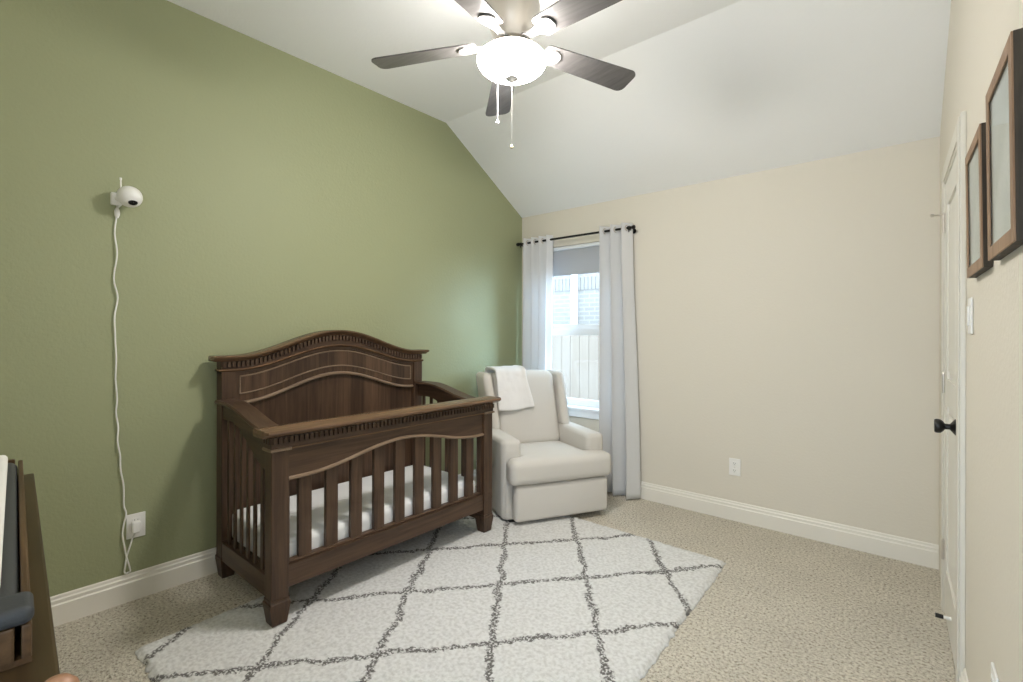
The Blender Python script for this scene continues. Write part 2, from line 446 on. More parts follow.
# ---- window
gy = YB+.085
w = MB()
fw = .045
w.box(WX0, WX0+fw, gy-.02, gy+.05, WZ0, WZ1, .004); w.box(WX1-fw, WX1, gy-.02, gy+.05, WZ0, WZ1, .004)
w.box(WX0+fw, WX1-fw, gy-.02, gy+.05, WZ1-fw, WZ1, .004); w.box(WX0+fw, WX1-fw, gy-.02, gy+.05, WZ0, WZ0+.03, .004)
win = struct('window_1', w, M_vinyl)
MZ = 1.365
w = MB()
for a, b_, c, d in ((WX0+fw, WX0+fw+.03, WZ0+.03, MZ-.005), (WX1-fw-.03, WX1-fw, WZ0+.03, MZ-.005), (WX0+fw+.03, WX1-fw-.03, WZ0+.03, WZ0+.075), (WX0+fw+.03, WX1-fw-.03, MZ-.06, MZ-.005)):
    w.box(a, b_, gy-.012, gy+.016, c, d, .003)
lo = w.build('lower_sash', M_vinyl, win)
w = MB()
for a, b_, c, d in ((WX0+fw, WX0+fw+.025, MZ-.02, WZ1-fw), (WX1-fw-.025, WX1-fw, MZ-.02, WZ1-fw), (WX0+fw+.025, WX1-fw-.025, MZ-.01, MZ+.04), (WX0+fw+.025, WX1-fw-.025, WZ1-fw-.03, WZ1-fw)):
    w.box(a, b_, gy+.02, gy+.045, c, d, .003)
up = w.build('upper_sash', M_vinyl, win)
w = MB(); w.box(WX0+fw+.025, WX1-fw-.025, gy, gy+.004, WZ0+.07, MZ-.055); w.build('window_pane', M_glass, lo)
w = MB(); w.box(WX0+fw+.02, WX1-fw-.02, gy+.031, gy+.035, MZ+.035, WZ1-fw-.025); w.build('window_pane', M_glass, up)
w = MB(); w.box(WX0+.002, WX1-.002, YB-.004, gy-.021, WZ0-.004, WZ0+.016, .004); w.box(WX0-.05, WX1+.05, YB-.035, YB-.0005, WZ0-.008, WZ0+.016, .006)
w.box(WX0-.03, WX1+.03, YB-.018, YB-.0005, WZ0-.07, WZ0-.008, .004)
w.build('window_sill', M_vinyl, win)

# roller shade
sh = thing('roller_shade', 'grey fabric roller shade pulled partway down at the top of the window', 'window shade', ((WX0+WX1)/2, YB+.045, 1.85))
w = MB(); w.box(WX0+.006, WX1-.006, YB+.042, YB+.044, 1.868, 2.085); w.build('shade_cloth', M_shade, sh)
w = MB(); w.box(WX0+.006, WX1-.006, YB+.037, YB+.049, 1.850, 1.870, .004); w.build('hem_bar', M_shade, sh)
w = MB(); w.rbox(WX0+.003, WX1-.003, YB+.01, YB+.062, 2.082, 2.113, .010); w.build('valance', M_vinyl, sh, smooth=True)

# ------------------------------------------------------------------ curtain rod and curtains
RY, RZ = 3.565, 2.167
rod = thing('curtain_rod', 'thin black curtain rod over the window with a small knob end', 'curtain rod', (-2.38, RY, RZ))
w = MB(); w.tube([(-2.945, RY, RZ), (-1.80, RY, RZ)], .0095, 14); w.build('rod', M_black, rod, smooth=True)
for sx, xe in ((1, -1.80), (-1, -2.945)):
    w = MB(); w.lathe([(.001,-.002),(.012,0),(.012,.006),(.008,.010),(.014,.016),(.018,.026),(.015,.036),(.001,.041)] if sx > 0 else [(.001,-.035),(.014,-.033),(.017,-.026),(.017,-.01),(.012,-.004),(.012,.002),(.001,.003)], (xe, RY, RZ), 'x', 20)
    w.build('finial', M_black, rod, smooth=True)
for xb in (-1.815, -2.935):
    w = MB(); w.lathe([(.001,0),(.022,0),(.022,.008),(.001,.009)], (xb, YB-.009, RZ-.012), 'y', 20)
    w.tube([(xb, YB-.006, RZ-.012), (xb, RY+.02, RZ-.012), (xb, RY+.005, RZ-.014)], .006, 10)
    w.lathe([(.010,-.008),(.0155,-.008),(.0155,.008),(.010,.008),(.010,-.008)], (xb, RY, RZ), 'x', 18, cap=False)
    w.tube([(xb, RY, RZ-.015), (xb, RY, RZ-.035)], [.006,.004], 8)
    w.build('bracket', M_black, rod, smooth=True)

def curtain(name, label, x0t, x1t, x0b, x1b, nper, ph, amp, zt, zb, seed):
    root = thing(name, label, 'curtain', ((x0t+x1t)/2, RY, zb), group=None)
    w = MB(); nu, nz = nper*22, 46
    rnd = random.Random(seed)
    offs = [rnd.uniform(-.5,.5) for _ in range(nper+2)]
    grid = []
    for j in range(nz+1):
        v = j/nz; z = zt + (zb-zt)*v
        row = []
        for i in range(nu+1):
            u = i/nu
            fl = u*nper; kk = int(fl)
            a0 = offs[min(kk, nper)]; a1 = offs[min(kk+1, nper+1)]
            dis = (a0*(1-(fl-kk)) + a1*(fl-kk))*.014*sm(0,.5,v)
            x = x0t + (x1t-x0t)*u; xb_ = x0b + (x1b-x0b)*u
            x = x + (xb_-x)*sm(0,1,v) + dis
            th = 2*PI*nper*u + ph + dis*12
            y = RY + amp*(1+.12*math.sin(3*v+seed))*math.sin(th) + .006*math.sin(9*u+4*v+seed)*v
            x += .012*math.sin(2*th)*(.6+.4*v)
            row.append((x,y,z))
        grid.append(row)
    vs = [[w.v(p) for p in r] for r in grid]
    for j in range(nz):
        for i in range(nu): w.face([vs[j][i],vs[j][i+1],vs[j+1][i+1],vs[j+1][i]])
    o = w.build('curtain_panel', M_curtain, root, smooth=True, angle=None)
    md = o.modifiers.new('thick','SOLIDIFY'); md.thickness = .0025; md.offset = 0
    # grommets where the cloth crosses the rod
    for q in range(2*nper+1):
        u = (q*PI - ph)/(2*PI*nper)
        if not .02 < u < .98: continue
        x = x0t + (x1t-x0t)*u
        w = MB(); R, r = .021, .0045; rings = []
        tilt = 1 if q % 2 == 0 else -1
        for a in range(20):
            A = 2*PI*a/20; ring = []
            for b_ in range(8):
                B = 2*PI*b_/8
                rr = R + r*math.cos(B)
                lx = r*math.sin(B)*.7
                ly, lz = rr*math.cos(A), rr*math.sin(A)
                ring.append((x + lx*.8 + ly*.35*tilt, RY + ly*.93, RZ + lz))
            rings.append(ring)
        rings.append(rings[0]); w.loft(rings, cap=False)
        w.build('grommet', M_nickel, root, smooth=True)
    return root
curtain('curtain', 'white grommet curtain in the corner, left of the window and behind the armchair', -2.925, -2.575, -2.925, -2.60, 4, .5, .036, 2.208, .02, 1)
curtain('curtain', 'white grommet curtain right of the window, hanging to the carpet', -2.10, -1.800, -2.105, -1.735, 3, 1.9, .052, 2.208, .012, 5)

# ------------------------------------------------------------------ crib
crib = thing('crib', 'dark brown wooden baby crib with an arched headboard against the green wall', 'crib', (-2.56, 1.655, 0))
YC = 1.655
def bump(y, hw=.64):
    t_ = min(1, abs(y-YC)/hw); return .5+.5*math.cos(PI*t_)
arch = lambda y: .934 + .132*bump(y, .62)
strip = lambda y: 1.118 + .124*bump(y)
crown = lambda y: 1.197 + .143*bump(y)
hbx = -2.905
HX = lambda x, y, z: (x+.02, 1.651+(y-1.655)*.97, z)
# headboard panel
w = MB(HX); w.ribbon(1.02, 2.29, lambda y: .24, lambda y: arch(y)+.03, -2.948, -2.920)
hb = w.build('headboard', W_p, crib)
w = MB(HX); w.ribbon(1.02, 2.29, lambda y: arch(y), lambda y: strip(y)+.06, -2.952, hbx); w.build('headboard_frieze', W_p, hb)
# raised panel with beaded border
pt = lambda y: 1.080 + .128*bump(y); pb = lambda y: .985 + .128*bump(y)
w = MB(HX); w.ribbon(1.062, 2.248, lambda y: pb(y)+.004, lambda y: pt(y)-.004, hbx-.004, hbx+.003); w.build('raised_panel', W_p, hb)
w = MB(HX); pts = []
ys = [1.055 + (2.255-1.055)*i/40 for i in range(41)]
xx = hbx+.002
loop = [(xx,y,pt(y)) for y in ys]; w.tube(loop, .0042, 6)
loop = [(xx,y,pb(y)) for y in ys]; w.tube(loop, .0042, 6)
for y in (ys[0], ys[-1]): w.tube([(xx,y,pb(y)),(xx,y,pt(y))], .0042, 6)
w.build('bead_trim', W_bead, hb, smooth=True)
w = MB(HX); w.sweep([(hbx-.004,-.010),(hbx+.008,-.010),(hbx+.015,-.003),(hbx+.013,.004),(hbx+.003,.009),(hbx-.004,.009)], 1.035, 2.275, arch); w.build('arch_trim', W_bead, hb, smooth=True)
# crown
w = MB(HX); w.ribbon(.955, 2.355, lambda y: strip(y)-.02, lambda y: crown(y)-.02, -2.962, -2.895); w.build('crown_frieze', W_y, hb)
w = MB(HX); w.sweep([(-2.962,-.006),(-2.886,-.006),(-2.879,0),(-2.886,.007),(-2.962,.007)], .948, 2.362, strip, er=.006); w.build('lower_crown_bead', W_top, hb, smooth=True)
w = MB(HX); w.sweep([(-2.97,-.030),(-2.885,-.030),(-2.877,-.022),(-2.862,-.018),(-2.855,-.012),(-2.850,-.008),(-2.849,-.002),(-2.856,.001),(-2.97,.001)], .922, 2.388, crown, er=.012); w.build('crown_molding', W_top, hb, smooth=True)
w = MB(HX)
nd = 58
for i in range(nd):
    y = .968 + (2.342-.968)*i/(nd-1)
    z = crown(y)-.062; sl = (crown(y+.004)-crown(y-.004))/.008
    dz = .007*sl
    w.loft([[(-2.90,y-.007,z-dz),(-2.882,y-.007,z-dz),(-2.882,y-.007,z-dz+.029),(-2.90,y-.007,z-dz+.029)],[(-2.90,y+.007,z+dz),(-2.882,y+.007,z+dz),(-2.882,y+.007,z+dz+.029),(-2.90,y+.007,z+dz+.029)]])
w.build('dentil_molding', W_y, hb)
# posts
def foot(mb, xa, xb, ya, yb, z0, z1):
    cx, cy = (xa+xb)/2, (ya+yb)/2; hx, hy = (xb-xa)/2, (yb-ya)/2
    rings = []
    for h, sx_ in ((0,.76),(.05,.82),(.5,.99),(.72,1.09),(.85,1.10),(.89,1.0),(1,1.0)):
        zz = z0 + (z1-z0)*h
        rings.append([(cx-hx*sx_,cy-hy*sx_,zz),(cx+hx*sx_,cy-hy*sx_,zz),(cx+hx*sx_,cy+hy*sx_,zz),(cx-hx*sx_,cy+hy*sx_,zz)])
    mb.loft(rings)
for (ya, yb) in ((.955,1.032),(2.278,2.355)):
    w = MB(HX); w.box(-2.962, -2.888, ya, yb, .13, 1.12, .004)
    p = w.build('post', W_z, crib)
    w = MB(HX); foot(w, -2.962, -2.888, ya, yb, .001, .131); w.build('foot', W_z, p)
for (ya, yb) in ((.94,1.018),(2.287,2.365)):
    w = MB(); w.box(-2.256, -2.185, ya, yb, .138, .83, .004)
    p = w.build('post', W_z, crib)
    w = MB(); foot(w, -2.258, -2.183, ya-.002, yb+.002, .022, .139); w.build('foot', W_z, p)
    w = MB(); yi = (yb, yb+.012) if ya < 1 else (ya-.012, ya)
    w.box(-2.243, -2.205, yi[0], yi[1], .27, .70, .002); w.build('post_strip', W_z, p)
# front rail
farch = lambda y: .664 + .082*bump(y, .57)
w = MB(); w.ribbon(1.018, 2.287, farch, lambda y: .805, -2.240, -2.198)
fr = w.build('front_rail', W_y, crib)
w = MB(); w.sweep([(-2.205,-.008),(-2.192,-.008),(-2.186,-.002),(-2.188,.004),(-2.197,.009),(-2.205,.009)], 1.0, 2.305, farch); w.build('arch_trim', W_bead, fr, smooth=True)
w = MB(); w.box(-2.262, -2.181, .936, 2.369, .803, .872, .003); w.build('rail_frieze', W_y, fr)
for (ya, yb) in ((.930,1.026),(2.279,2.375)):
    w = MB(); w.box(-2.262, -2.173, ya, yb, .797, .810, .004); w.build('post_cap', W_bead, fr)
w = MB(); w.box(-2.20, -2.176, 1.026, 2.279, .800, .808, .003); w.build('rail_bead', W_top, fr)
w = MB()
nd = 60
for i in range(nd):
    y = .948 + (2.357-.948)*i/(nd-1); w.box(-2.19, -2.168, y-.007, y+.007, .832, .858)
for i in range(3):
    x = -2.25+.025*i; w.box(x-.007, x+.007, .93, .95, .832, .858); w.box(x-.007, x+.007, 2.355, 2.377, .832, .858)
w.build('dentil_molding', W_y, fr)
w = MB()
LP = [(-2.268,.864),(-2.168,.864),(-2.158,.870),(-2.146,.874),(-2.138,.879),(-2.134,.886),(-2.137,.894),(-2.146,.898),(-2.268,.898)]
w.loft([[(x-.03*(x>-2.2),.893,z*.3+.881*.7) for x,z in LP],[(x-.012*(x>-2.2),.897,z) for x,z in LP],[(x,.908,z) for x,z in LP],[(x,2.395,z) for x,z in LP],[(x-.012*(x>-2.2),2.408,z) for x,z in LP],[(x-.03*(x>-2.2),2.413,z*.3+.881*.7) for x,z in LP]]); w.build('top_ledge', W_top, fr, smooth=True)
w = MB(); w.box(-2.246, -2.194, 1.018, 2.287, .172, .272, .003); w.box(-2.240, -2.205, 1.018, 2.287, .272, .286, .005)
w.build('bottom_rail', W_y, crib)
for i in range(9):
    y = 1.107 + .1348*i
    w = MB(); w.box(-2.236, -2.212, y-.0315, y+.0315, .278, farch(y)+.012, .003); w.build('slat', W_z, crib)
# sides
stop = lambda x: .966 - .080*sm(-2.76,-2.27,x)
sbot = lambda x: .86 - .18*sm(-2.76,-2.30,x)
for side, (ya, yb) in enumerate(((.978,1.008),(2.294,2.324))):
    w = MB(); w.ribbon(-2.868, -2.256, sbot, lambda x: stop(x)-.018, ya, yb, axis='x', n=30)
    s_ = w.build('side_rail', W_x, crib)
    w = MB(); o0, o1 = (ya-.034, yb+.026) if side == 0 else (ya-.026, yb+.034)
    w.sweep([(o0,-.022),(o0-.006,-.012),(o0,-.002),(o1,-.002),(o1+.006,-.012),(o1,-.022)], -2.872, -2.262, stop, n=30, axis='x')
    w.build('side_ledge', W_x, s_, smooth=True)
    w = MB(); w.box(-2.868, -2.256, ya-.004, yb+.004, .10, .20, .003); w.build('side_bottom_rail', W_x, crib)
    for x in (-2.82,-2.737,-2.654,-2.571,-2.488,-2.405,-2.322):
        w = MB(); w.box(x-.0145, x+.0145, ya+.010, yb-.010, .195, sbot(x)+.012, .002); w.build('slat', W_z, crib)
w = MB(); w.box(-2.865, -2.25, 1.012, 2.288, .18, .20, .002); w.build('mattress_support', W_y, crib)
w = MB(); w.rbox(-2.862, -2.247, 1.012, 2.288, .202, .366, .035, puff=(0,0,.006))
tag(w.build('crib_mattress', M_sheet, smooth=True, angle=None), 'crib mattress in a white fitted sheet lying behind the crib slats', 'mattress')

# ------------------------------------------------------------------ armchair (local u right, w back)
U = Vector((.483,.876,0)).normalized()
c0 = Vector((-1.944,2.837,0)) - .02*U
CRZ = math.atan2(U.y, U.x)
CM = Matrix.Translation(c0) @ Matrix.Rotation(CRZ, 4, 'Z')
def CH(u, v, z): return CM @ Vector((u,v,z))
chair = thing('armchair', 'ivory upholstered wingback glider recliner in the corner by the window', 'armchair', c0, CRZ)
def crb(name, *a, mat=None, parent=None, **k):
    w = MB(CH); w.rbox(*a, **k); return w.build(name, mat or M_chair, parent or chair, smooth=True, angle=None)
crb('footrest_panel', -.348, .375, -.025, .06, .040, .286, .03, puff=(0,.008,0))
crb('base', -.385, .385, .07, .80, .030, .29, .02)
w = MB(CH)
def tcush(u, v, z):
    # front corners full width, behind them narrow between the arms
    k_ = 1 - (1-.255/.395)*sm(.055, .10, v)
    return (u*k_+.008*(1-sm(.055,.10,v)), v, z + .012*sm(.1,.5,v)*-1)
w.rbox(-.395, .395, -.045, .56, .292, .460, .045, puff=(0,.010,.012), m=26, warp=tcush)
w.build('seat_cushion', M_chair, chair, smooth=True, angle=None)
for sg in (-1, 1):
    a, b_ = (-.405,-.258) if sg < 0 else (.258,.405)
    arm = crb('armrest', a, b_, .085, .72, .028, .578, .035, puff=(.004,.008,.006))
    if sg < 0:
        w = MB(CH); w.rbox(-.418, -.405, .40, .455, .375, .445, .006); tag(w.build('recline_lever', M_blackpl, arm, smooth=True), 'dark recline lever')
lean = .30
def back(u, v, z): return (u, v + (z-.43)*lean, z)
crb('back_cushion', -.266, .266, .49, .66, .425, 1.005, .06, puff=(0,.022,.006), m=12, warp=back)
crb('back_shell', -.345, .345, .64, .735, .28, .985, .03, warp=back)
for sg in (-1, 1):
    a, b_ = (-.345,-.268) if sg < 0 else (.268,.338)
    def wing(u, v, z, sg=sg):
        # wings taper forward less near the arm, lean with the back and flare out a little
        v2 = .735 - (.735-v)*(1 - .12*sm(.55,1.0,z))
        return (u + sg*.02*sm(.6,1,z), v2 + (z-.43)*lean, z)
    crb('wing', a, b_, .44, .735, .56, .995, .04, puff=(.004,.004,.004), m=10, warp=wing)
w = MB(CH); w.rbox(-.36, .36, .06, .70, .0215, .0305, .003); w.build('plinth', M_blackpl, chair)

# throw over the left of the chair back
fwv = lambda z: .49 - .014 + (z-.43)*lean - .022*max(0, 1-((z-.715)/.29)**2)
path = []
for i in range(12): path.append((.755 + (z_:= .80 + .19*i/11, 0)[1] + (z_-.43)*lean + .004, z_))
for i in range(1, 8):
    a = PI*i/8
    zc = 1.0; vc = (.755+(.57)*lean + fwv(.985))/2; rv = (.755+.57*lean - fwv(.985))/2 + .008
    path.append((vc + rv*math.cos(a), zc + .033*math.sin(a)**.6))
for i in range(20): z_ = .99 - .275*i/19; path.append((fwv(z_)-.012, z_))
w = MB(CH); nu = 26; rows = []
for j, (pv, pz) in enumerate(path):
    row = []
    for i in range(nu+1):
        u_ = i/nu
        uu = -.268 + .262*u_ + (.030*u_*sm(20,38,j)) - .01*(1-u_)*sm(22,38,j)
        nz_ = noise.noise(Vector((uu*9, j*.16, 3)))*.008 + noise.noise(Vector((uu*30, j*.4, 7)))*.003
        edge = .008*sm(.86,.97,u_) 
        dv = -nz_-edge if j > 14 else nz_
        row.append((uu, pv + dv - .004*math.sin(u_*7)*sm(20,38,j), pz + (nz_+edge if 9 < j < 22 else 0) - .016*u_*sm(30,38,j)*math.sin(u_*5)))
    rows.append(row)
vs = [[w.v(p) for p in r] for r in rows]
for j in range(len(rows)-1):
    for i in range(nu): w.face([vs[j][i],vs[j][i+1],vs[j+1][i+1],vs[j+1][i]])
th = w.build('throw_blanket', M_throw, smooth=True, angle=None)
md = th.modifiers.new('thick','SOLIDIFY'); md.thickness = .021; md.offset = 0
md = th.modifiers.new('soft','SUBSURF'); md.levels = 1; md.render_levels = 1
tag(th, 'folded white fleece throw draped over the left of the armchair back', 'blanket')

# ------------------------------------------------------------------ rug
bm = bmesh.new()
rx0, rx1, ry0, ry1 = -2.495, -.775, .52, 2.935
st = .0065; nxr, nyr = int((rx1-rx0)/st), int((ry1-ry0)/st)
def rugp(i, j):
    u, v = i/nxr, j/nyr
    y = ry0 + (ry1-ry0)*v; x = rx0 + (rx1-rx0)*u - .042*(y-ry0)
    ed = min(i, nxr-i, j, nyr-j)*st
    if ed < .012:
        x += noise.noise(Vector((y*38, x*3, 1)))*.010; y += noise.noise(Vector((x*38, y*3, 9)))*.010
    h = .004 + .0155*sm(0, .022, ed)
    if ed > 0:
        h += noise.noise(Vector((x*75, y*75, 0)))*.0042 + noise.noise(Vector((x*24, y*24, 4)))*.0026
    return (x, y, h)
grid = [[bm.verts.new(rugp(i, j)) for i in range(nxr+1)] for j in range(nyr+1)]
for j in range(nyr):
    for i in range(nxr): bm.faces.new((grid[j][i],grid[j][i+1],grid[j+1][i+1],grid[j+1][i]))
bot = {}
# skirt down to the carpet
border = [grid[0][i] for i in range(nxr+1)] + [grid[j][nxr] for j in range(1,nyr+1)] + [grid[nyr][i] for i in range(nxr-1,-1,-1)] + [grid[j][0] for j in range(nyr-1,0,-1)]
lowv = [bm.verts.new((v.co.x, v.co.y, .0008)) for v in border]
for i in range(len(border)):
    j = (i+1) % len(border); bm.faces.new((border[j], border[i], lowv[i], lowv[j]))
me = bpy.data.meshes.new('rug'); bm.to_mesh(me); bm.free()
for p in me.polygons: p.use_smooth = True
me.materials.append(M_rug)
rug = bpy.data.objects.new('rug', me); COL.objects.link(rug)
tag(rug, 'cream shag rug with a charcoal diamond lattice on the beige carpet', 'rug')

# ------------------------------------------------------------------ ceiling fan
FX, FY, BZ = -1.411, 1.650, 2.612
fan = thing('ceiling_fan', 'five-blade ceiling fan with a lit white glass bowl', 'ceiling fan', (FX, FY, ZF))
w = MB(); w.lathe([(.001,0),(.075,0),(.075,-.012),(.062,-.05),(.035,-.075),(.02,-.08),(.001,-.08)][::-1], (FX,FY,ZF-.0005), 'z', 36); w.build('canopy', M_nickel, fan, smooth=True)
w = MB(); w.tube([(FX,FY,ZF-.07),(FX,FY,BZ+.22)], .013, 14); w.build('downrod', M_nickel, fan, smooth=True)
w = MB(); w.lathe([(.001,.245),(.03,.245),(.04,.23),(.085,.215),(.118,.19),(.125,.16),(.120,.13),(.095,.06),(.085,.03),(.085,.0),(.07,-.008),(.06,-.012),(.001,-.012)], (FX,FY,BZ), 'z', 48)
w.build('motor_housing', M_nickel, fan, smooth=True)
w = MB(); w.lathe([(.052,-.008),(.060,-.026),(.110,-.034),(.120,-.036),(.122,-.040),(.119,-.044),(.108,-.045),(.050,-.038),(.052,-.008)], (FX,FY,BZ), 'z', 48, cap=False); w.build('light_fitter', M_nickel, fan, smooth=True)
w = MB(); bp_ = []
for i in range(13):
    a = PI/2*i/12; bp_.append((.001+.154*math.cos(a), -.070-.078*math.sin(a)**.95))
bp_ = [(.110,-.040),(.124,-.045),(.136,-.051),(.147,-.060)] + bp_
w.lathe(bp_, (FX,FY,BZ), 'z', 48, cap=False)
tag(w.build('light_bowl', M_bowl, fan, smooth=True), 'glowing frosted glass bowl')
w = MB(); w.lathe([(.001,-.1475),(.026,-.146),(.030,-.150),(.029,-.155),(.014,-.162),(.008,-.170),(.001,-.173)], (FX,FY,BZ), 'z', 24); w.build('bowl_finial', M_satin, fan, smooth=True)
for kx in range(5):
    ang = math.radians(66.4 + 72*kx)
    R3 = Matrix.Translation((FX,FY,BZ)) @ Matrix.Rotation(ang, 4, 'Z')
    pit = math.radians(-12)
    def bl(x, y, z):
        z = z + .010 - .054*x
        return R3 @ Vector((x, y*math.cos(pit)-z*math.sin(pit), y*math.sin(pit)+z*math.cos(pit)))
    w = MB(lambda x, y, z: tuple(bl(x, y, z)))
    outl = []
    x0, x1, h0, h1, cr = .160, .653, .055, .072, .035
    for i in range(7):
        a = -PI/2 + PI/2*i/6; outl.append((x1-cr+cr*math.cos(a), -h1+cr+cr*math.sin(a)))
    for i in range(7):
        a = PI/2*i/6; outl.append((x1-cr+cr*math.cos(a), h1-cr+cr*math.sin(a)))
    c2 = .025
    for i in range(5):
        a = PI/2 + PI/2*i/4; outl.append((x0+c2+c2*math.cos(a), h0-c2+c2*math.sin(a)))
    for i in range(5):
        a = PI + PI/2*i/4; outl.append((x0+c2+c2*math.cos(a), -h0+c2+c2*math.sin(a)))
    w.loft([[(x,y,-.003) for x,y in outl],[(x,y,.003) for x,y in outl]])
    b_ = w.build('fan_blade', W_blade, fan)
    # give the blade its own axes so grain runs along it
    w = MB(lambda x, y, z: tuple(bl(x, y, z)))
    irs = [(.075,.024),(.12,.016),(.15,.020),(.19,.036),(.215,.040),(.235,.030),(.245,.012)]
    ol = [(x,h) for x,h in irs] + [(x,-h) for x,h in irs[::-1]]
    w.loft([[(x,y,-.011) for x,y in ol],[(x,y,-.0035) for x,y in ol]])
    for (sx, sy) in ((.205,.02),(.205,-.02),(.228,0)):
        w.loft([[(sx+.006*math.cos(2*PI*i/10), sy+.006*math.sin(2*PI*i/10), zz) for i in range(10)] for zz in (-.014,-.010)])
    w.build('blade_iron', M_iron, b_)
# pull chains hang from the switch housing outside the bowl
for (dx, dy, z1, rr_) in ((-.145, .065, 2.335, .0015), (-.1035, .121, 2.225, .00035)):
    w = MB(); w.tube([(FX+dx*.5, FY+dy*.5, BZ-.03), (FX+dx, FY+dy, BZ-.06), (FX+dx, FY+dy, z1)], rr_, 6)
    pc_ = w.build('pull_chain', M_plastic if rr_ > .001 else M_iron, fan, smooth=True)
    w = MB(); w.lathe([(.001,.010),(.004,.008),(.0085,0),(.008,-.006),(.001,-.010)], (FX+dx, FY+dy, z1-.008), 'z', 14); w.build('chain_fob', M_brass if rr_ < .001 else M_plastic, pc_, smooth=True)

# ------------------------------------------------------------------ baby monitor, cable, outlets, switch
mon = thing('baby_monitor_camera', 'round white baby monitor camera mounted on the green wall', 'baby monitor', (XL, .56, 1.98))
w = MB(); w.rbox(XL+.0005, XL+.022,   .525, .567, 1.937, 1.997, .006); w.build('wall_mount', M_plastic, mon, smooth=True)
w = MB(); w.tube([(XL+.018,.547,1.967),(XL+.045,.562,1.970)], .012, 12); w.build('mount_arm', M_plastic, mon, smooth=True)
mc = Vector((XL+.085, .584, 1.973))
w = MB(); w.lathe([(.050*math.sin(PI*i/16)+.0005, -.050*math.cos(PI*i/16)) for i in range(17)], mc, 'z', 32); body = w.build('camera_body', M_plastic, mon, smooth=True)
ld = Vector((.62,.10,-.60)).normalized()
w = MB(); a_ = ld.cross(Vector((0,0,1))).normalized(); c_ = ld.cross(a_).normalized()
rings = []
for rr in (.0005,.008,.014,.0155):
    rings.append([])
    for i in range(20):
        A = 2*PI*i/20
        q = a_*(rr*1.25*math.cos(A)) + c_*(rr*.9*math.sin(A))
        d_ = math.sqrt(.0512**2 - min(.0512**2, q.length_squared)); rings[-1].append(tuple(mc + q + ld*d_))
w.loft(rings, cap=False); tag(w.build('camera_lens', M_blackpl, body, smooth=True), 'glossy black lens')
w = MB(); w.tube([(XL+.055,.556,2.0),(XL+.055,.555,2.055)], .0032, 8); w.tube([(XL+.055,.555,2.053),(XL+.055,.555,2.063)], .0048, 10); w.build('antenna', M_plastic, mon, smooth=True)

F_, YAW_, ROLL_, DY_, CH_ = 486.66, .7071, .0024, -8.13, 1.325
fwd = Vector((-math.sin(YAW_), math.cos(YAW_), 0)); r0 = Vector((math.cos(YAW_), math.sin(YAW_), 0)); u0 = Vector((0,0,1))
rgt = r0*math.cos(ROLL_) + u0*math.sin(ROLL_); upv = u0*math.cos(ROLL_) - r0*math.sin(ROLL_)

# cable: from the camera down the wall, a loop at the skirting, back up to the plug (wall y, height)
cab = [(.540,1.945),(.541,1.90),(.533,1.80),(.542,1.70),(.530,1.58),(.545,1.49),(.533,1.40),(.536,1.30),(.539,1.20),(.538,1.10),(.543,1.00),(.540,.93),(.548,.86),(.546,.79),(.556,.72),(.558,.65),(.570,.57),(.578,.48),(.588,.435),(.578,.385),(.574,.33),(.582,.27),(.590,.22),(.602,.165),(.604,.150),(.598,.1435),(.588,.1435),(.582,.152),(.585,.19),(.594,.24),(.608,.29),(.622,.335)]
def cat(p):  # catmull-rom
    out = []
    for i in range(len(p)-1):
        a, b_, c, d = p[max(i-1,0)], p[i], p[i+1], p[min(i+2,len(p)-1)]
        for k_ in range(5):
            t_ = k_/5
            out.append(tuple(.5*((2*b_[q]) + (-a[q]+c[q])*t_ + (2*a[q]-5*b_[q]+4*c[q]-d[q])*t_*t_ + (-a[q]+3*b_[q]-3*c[q]+d[q])*t_**3) for q in (0,1)))
    out.append(p[-1]); return out
cp = cat([(y+.008*(z > .5), z) for y, z in cab])
pts = [(XL+.007 + .006*abs(math.sin(i*.35)), y, z) for i, (y, z) in enumerate(cp)]
pts[-1] = (XL+.03, cp[-1][0], cp[-1][1]); pts[-2] = (XL+.024, cp[-2][0], cp[-2][1]); pts[-3] = (XL+.017, cp[-3][0], cp[-3][1])
pts[0] = (XL+.05, .562, 1.941); pts[1] = (XL+.036,.55,1.925)
cable = thing('power_cable', 'white power cable hanging down the green wall from the monitor to the outlet', 'cable', (XL+.01,.56,.14))
w = MB(); w.tube(pts, .0036, 8); w.build('cord', M_plastic, cable, smooth=True)
w = MB(); w.lathe([(.001,.026),(.006,.024),(.0105,.012),(.0115,0),(.0105,-.012),(.006,-.024),(.001,-.026)], (XL+.014,.549,1.90), 'z', 16); w.build('cable_clip', M_plastic, cable, smooth=True)
w = MB(); w.rbox(XL+.0085, XL+.042, .606, .642, .335, .392, .008); w.build('power_plug', M_plastic, cable, smooth=True)

def outlet(name, label, xf, group=None, parts='outlet', cat='outlet'):
    """xf maps (across, out, up) to the wall"""
    loc = xf(0,0,0)
    r = thing(name, label, cat, loc)
    w = MB(xf); w.rbox(-.0385,.0385,.0006,.007,-.060,.060,.003, m=2); w.build('cover_plate', M_plastic, r, smooth=True)
    if parts == 'outlet':
        for z in (.025,-.025):
            w = MB(xf); w.rbox(-.017,.017,.0066,.0095,z-.015,z+.015,.0025, m=2); sock = w.build('socket', M_plastic, r, smooth=True)
            w = MB(xf); w.box(-.0075,-.0055,.0093,.0098,z-.001,z+.008); w.box(.0055,.0075,.0093,.0098,z-.001,z+.007); w.box(-.002,.002,.0093,.0098,z-.010,z-.006); w.build('slots', M_blackpl, sock)
        w = MB(xf); w.rbox(-.003,.003,.0066,.0085,-.003,.003,.001,m=1); w.build('screw', M_nickel, r)
    else:
        w = MB(xf); w.rbox(-.0165,.0165,.0066,.012,-.033,.033,.003, m=2); w.build('rocker', M_plastic, r, smooth=True)
    return r
